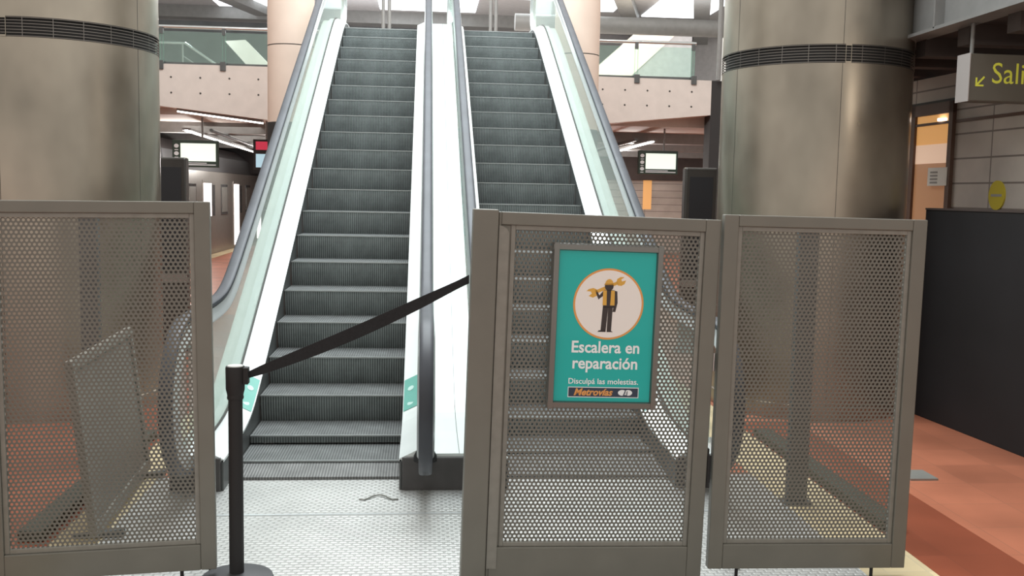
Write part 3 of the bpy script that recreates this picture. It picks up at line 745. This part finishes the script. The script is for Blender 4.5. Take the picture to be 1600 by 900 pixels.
# ================================================================== LAMPS, DISPLAYS, TOTEMS IN THE LOWER HALL
def strip_light(p, q_, label):
    t = thing('strip_light', label, 'ceiling light', p, group='strip lights in the lower hall')
    d = Vector(q_)-Vector(p)
    MB().bar((0, 0, .03), d+Vector((0, 0, .03)), .16, .04).build('housing', BEAMG, t)
    MB().bar((0, 0, .0), d, .06, .03).build('tube', LAMP, t)
strip_light((-3.95, 13.9, 2.812), (-4.55, 26, 2.812), 'long strip light running back under the left mezzanine')
strip_light((-3.95, 13.25, 3.125), (-2.4, 13.25, 2.945), 'strip light under the front edge of the left mezzanine')
strip_light((5.15, 13.9, 2.812), (5.4, 20, 2.812), 'long strip light running back under the right mezzanine')
for p, q_, lab in (((-3.42, 13.6, 2.81), (-4.0, 26, 2.81), 'thin dark conduit under the left mezzanine'), ((4.75, 13.6, 2.83), (4.9, 20, 2.83), 'thin dark conduit under the right mezzanine')):
    o = MB().tube([(0, 0, 0), Vector(q_)-Vector(p)], .035, 10).build('conduit', SKIRT); o.location = p; tag(o, lab, 'pipe', 'conduits under the mezzanine')
def display(cx, cy, z0, z1, w, top, label):
    t = thing('hanging_display', label, 'display', (cx, cy, z0), group='hanging departure displays')
    h = z1-z0
    MB().box(-w/2, w/2, -.05, .06, 0, h).build('case', GRNFR, t, .006)
    MB().box(-w/2+.18*w, w/2-.05*w, -.054, -.050, h*.22, h*.88).build('screen', SCREEN, t)
    MB().box(-w/2+.18*w, w/2-.05*w, -.0535, -.050, h*.07, h*.11).box(-w/2+.18*w, w/2-.25*w, -.0535, -.050, h*.14, h*.17).build('caption_line', LABELW, t)
    for zz in (.78, .50, .22):
        MB().disc((-w/2+.09*w, h*zz), .052*w, -.054, -.05, 20, 0, .045*w).box(-w/2+.05*w, -w/2+.13*w, -.0535, -.05, h*(zz-.16), h*(zz-.13)).build('icon', LABELW, t)
    MB().tube([(w*.15, 0, h), (w*.15, 0, top-z0)], .02, 10).build('hanger', BEAMG, t)
    return t
display(-3.80, 14.0, 2.118, 2.635, .86, 3.08, 'left hanging departure display with a bright blank screen')
display(5.29, 14.0, 2.168, 2.637, .80, 3.08, 'right hanging departure display with a bright blank screen')
LS = thing('led_sign', 'red and blue lit sign half hidden behind the left handrail', 'sign', (-2.46, 14.0, 2.10))
MB().box(-.25, .25, 0, .1, 0, .58).build('case', DARKW, LS); MB().box(-.2, .2, -.004, 0, .38, .54).build('red_panel', REDLED, LS); MB().box(-.2, .2, -.004, 0, .04, .30).build('blue_panel', SCREENB, LS)
MB().tube([(0, .05, .58), (0, .05, 1.02)], .02).build('hanger', BEAMG, LS)
def totem(cx, cy, w, h, label):
    t = thing('information_totem', label, 'totem', (cx, cy, 0), group='dark information totems')
    MB().box(-w/2, w/2, -.07, .07, 0.04, h).build('body', TOTEM, t, .02)
    MB().box(-w/2-.03, w/2+.03, -.12, .12, 0, .04).build('foot', SKIRT, t, .005)
    MB().box(-w/2+.05, w/2-.05, -.0745, -.07, h*.42, h*.95).build('screen', BLACKP, t)
    MB().box(-w/2, w/2, -.078, -.07, h*.36, h*.40).build('band', CHROME, t)
totem(-2.07, 5.0, .42, 2.04, 'dark information totem beside the left steel column')
totem(3.64, 5.0, .36, 2.05, 'dark information totem beside the right steel column')

# ================================================================== TRAIN
TR = thing('train', 'silver metro train standing at the left platform', 'train', (-4.9, 16, 0))
MB().prism([(0, -.0), (0, 2.14), (-2.6, 2.14), (-2.6, 0)], 0, 15.5, 'y').build('body', TRAINS, TR)
MB().prism([(.0, 2.145), (-.06, 2.55), (-.45, 2.84), (-2.2, 2.84), (-2.55, 2.6), (-2.6, 2.145)], 0, 15.5, 'y').build('roof', TRAIND, TR)
for (y0, y1) in ((2.0, 2.8), (5.75, 6.6), (9.4, 10.2), (13.0, 13.8)):
    w_ = MB().box(0, .02, y0, y1, 1.0, 1.82).build('window', WINDK, TR, .004); MB().box(.02, .03, y0+.08, y1-.08, 1.07, 1.75).build('pane', CLAD, w_)
for (y0, y1) in ((3.6, 4.5), (7.55, 8.3), (11.4, 12.2)):
    d_ = MB().box(0, .018, y0-.1, y1+.55, .06, 1.92).build('door', TRAINS, TR, .004)
    MB().box(.018, .024, y0, y1, .09 if y0 > 5 else 1.0, 1.84).build('door_glazing', LIT, d_)
    MB().box(.018, .024, y1+.1, y1+.42, 1.0, 1.80).build('door_window', WINDK, d_)
struct('trim_18', MB().box(-4.86, -4.55, 6, 31, 0, .012), CREAM)

# ================================================================== HOARDING, SIGNS
HB = thing('hoarding', 'black solid hoarding panel standing on the terracotta floor at right', 'hoarding', (4.735, .55, 0), (0, 0, math.radians(94.6)))
MB().box(-2.6, 1.36, -.05, 0, .0, 1.665).build('panel', BLACKP, HB, .004)
MB().box(-2.6, 1.36, -.055, .005, 1.665, 1.68).build('top_cap', DARKC, HB)
ftp = MB().box(3.66, 3.84, .06, .26, 0, .012).build('floor_cover', CLAD); tag(ftp, 'small grey metal cover on the terracotta floor beside the right fence panel', 'floor cover')
ES = thing('exit_sign', 'grey hanging sign with yellow arrow and Salida lettering, upper right', 'sign', (4.41, 1.0, 2.44), (0, 0, 0))
MB().box(0, 1.25, 0, .16, 0, .325).build('case', SIGNG, ES, .004)
MB().box(-.006, 0.0, -.004, .164, -.004, .329).build('end_cap', SIGNE, ES)
tv, tf = text_mesh('Salida', .42, None, .0); k_ = 1
mx_ = max(y for x, y in tv); MB().add([(.165+x, -.0015, .124+y*1.08) for x, y in tv], tf).build('lettering', YELLOW, ES)
MB().prism([(.045, .10), (.105, .10), (.105, .112), (.066, .112), (.113, .162), (.104, .171), (.057, .121), (.057, .16), (.045, .16)], -.002, -.0005, 'y').build('arrow', YELLOW, ES)
for x in (.02, 1.1): MB().tube([(x+.03, .08, .325), (x+.03, .08, .545)], .014, 10).build('hanger', BEAMG, ES)
ov = MB().prism([(Aw(1.88)+.105*math.cos(2*PI*k/32), 1.79+.118*math.sin(2*PI*k/32)) for k in range(32)], .0, .012, 'z').build('oval_sign', OVAL); ov.matrix_world = WALLM
tag(ov, 'yellow oval sign on the right wall above the black hoarding', 'sign')
MB().box(Aw(1.81), Aw(1.95), 1.78, 1.80, .012, .014).build('print', PRINTD, ov)

# ================================================================== SMALL THINGS BEHIND THE FENCE
def slim_post(x, y, h, label):
    t = thing('slim_post', label, 'post', (x, y, 0.004), group='dark posts behind the fence')
    MB().box(-.055, .055, -.03, .03, .012, h).build('upright', SKIRT, t, .004); MB().box(-.08, .08, -.06, .06, 0, .012).build('foot_plate', SKIRT, t)
slim_post(2.76, -.36, 1.58, 'dark upright post behind the right fence panel')
slim_post(-1.43, .60, 1.58, 'dark upright post behind the left fence panel')
# low barrier standing behind the left panel
p0 = Vector((-.945, -.90)); p1 = Vector((-1.02, .32)); d = p1-p0
LB = thing('low_barrier', 'low grey barrier panel leaning lengthways behind the left fence panel', 'barrier', (p0.x, p0.y, .004), (math.radians(-6.5), 0, math.atan2(d.y, d.x)))
Lb = d.length
MB().box(0, .05, -.02, .02, .03, .90).box(Lb-.05, Lb, -.02, .02, .03, .90).box(.05, Lb-.05, -.02, .02, .85, .90).box(.05, Lb-.05, -.02, .02, .03, .09).build('frame', FENCE, LB, .004)
MB().box(.05, Lb-.05, -.006, .006, .09, .85).build('infill_sheet', SHEET, LB)
for x in (.08, Lb-.12): MB().box(x, x+.04, -.12, .12, 0, .03).build('foot', SKIRT, LB, .003)
for (x0, x1, y0, y1, lab) in ((3.04, 3.16, -.86, 1.2, 'low dark green strip on the floor behind the right fence panel'), (-1.32, -1.20, -.86, 1.2, 'low dark green strip on the floor behind the left fence panel')):
    o = MB().box(x0, x1, y0, y1, .003, .06).build('floor_strip', STRIPG, None, .004); tag(o, lab, 'cable duct', 'dark floor strips')  # raised dark strips standing in for the dark bands on the floor
def lift_handle(x, y, w, lab):
    pts = [(-w*.5, 0, .004), (-w*.36, -.01, .004), (-w*.25, .015, .006)] + [(-w*.25+w*.5*k/8, .015+.05*math.sin(PI*k/8), .008) for k in range(1, 8)] + [(w*.25, .015, .006), (w*.36, -.01, .004), (w*.5, .0, .004)]
    o = MB().tube(pts, .0045, 6).build('lifting_handle', CLAD); o.location = (x, y, .006); tag(o, lab, 'handle', 'floor plate handles')
lift_handle(.39, -.25, .22, 'bent wire lifting handle on the floor plate before the left escalator')
def hook(x, y, lab):
    o = MB().tube([(0, 0, .004), (.0, 0, .05), (-.01, 0, .062), (-.07, .0, .062), (-.078, 0, .055)], .006, 6).build('floor_hook', BLACK); o.location = (x, y, .005); tag(o, lab, 'hook', 'floor hooks behind the fence')
hook(1.79, -1.30, 'small dark hook at the floor behind the gate'); hook(2.11, -1.33, 'small dark hook at the floor behind the right fence panel'); hook(-.32, -1.27, 'small dark hook at the floor behind the left fence panel')
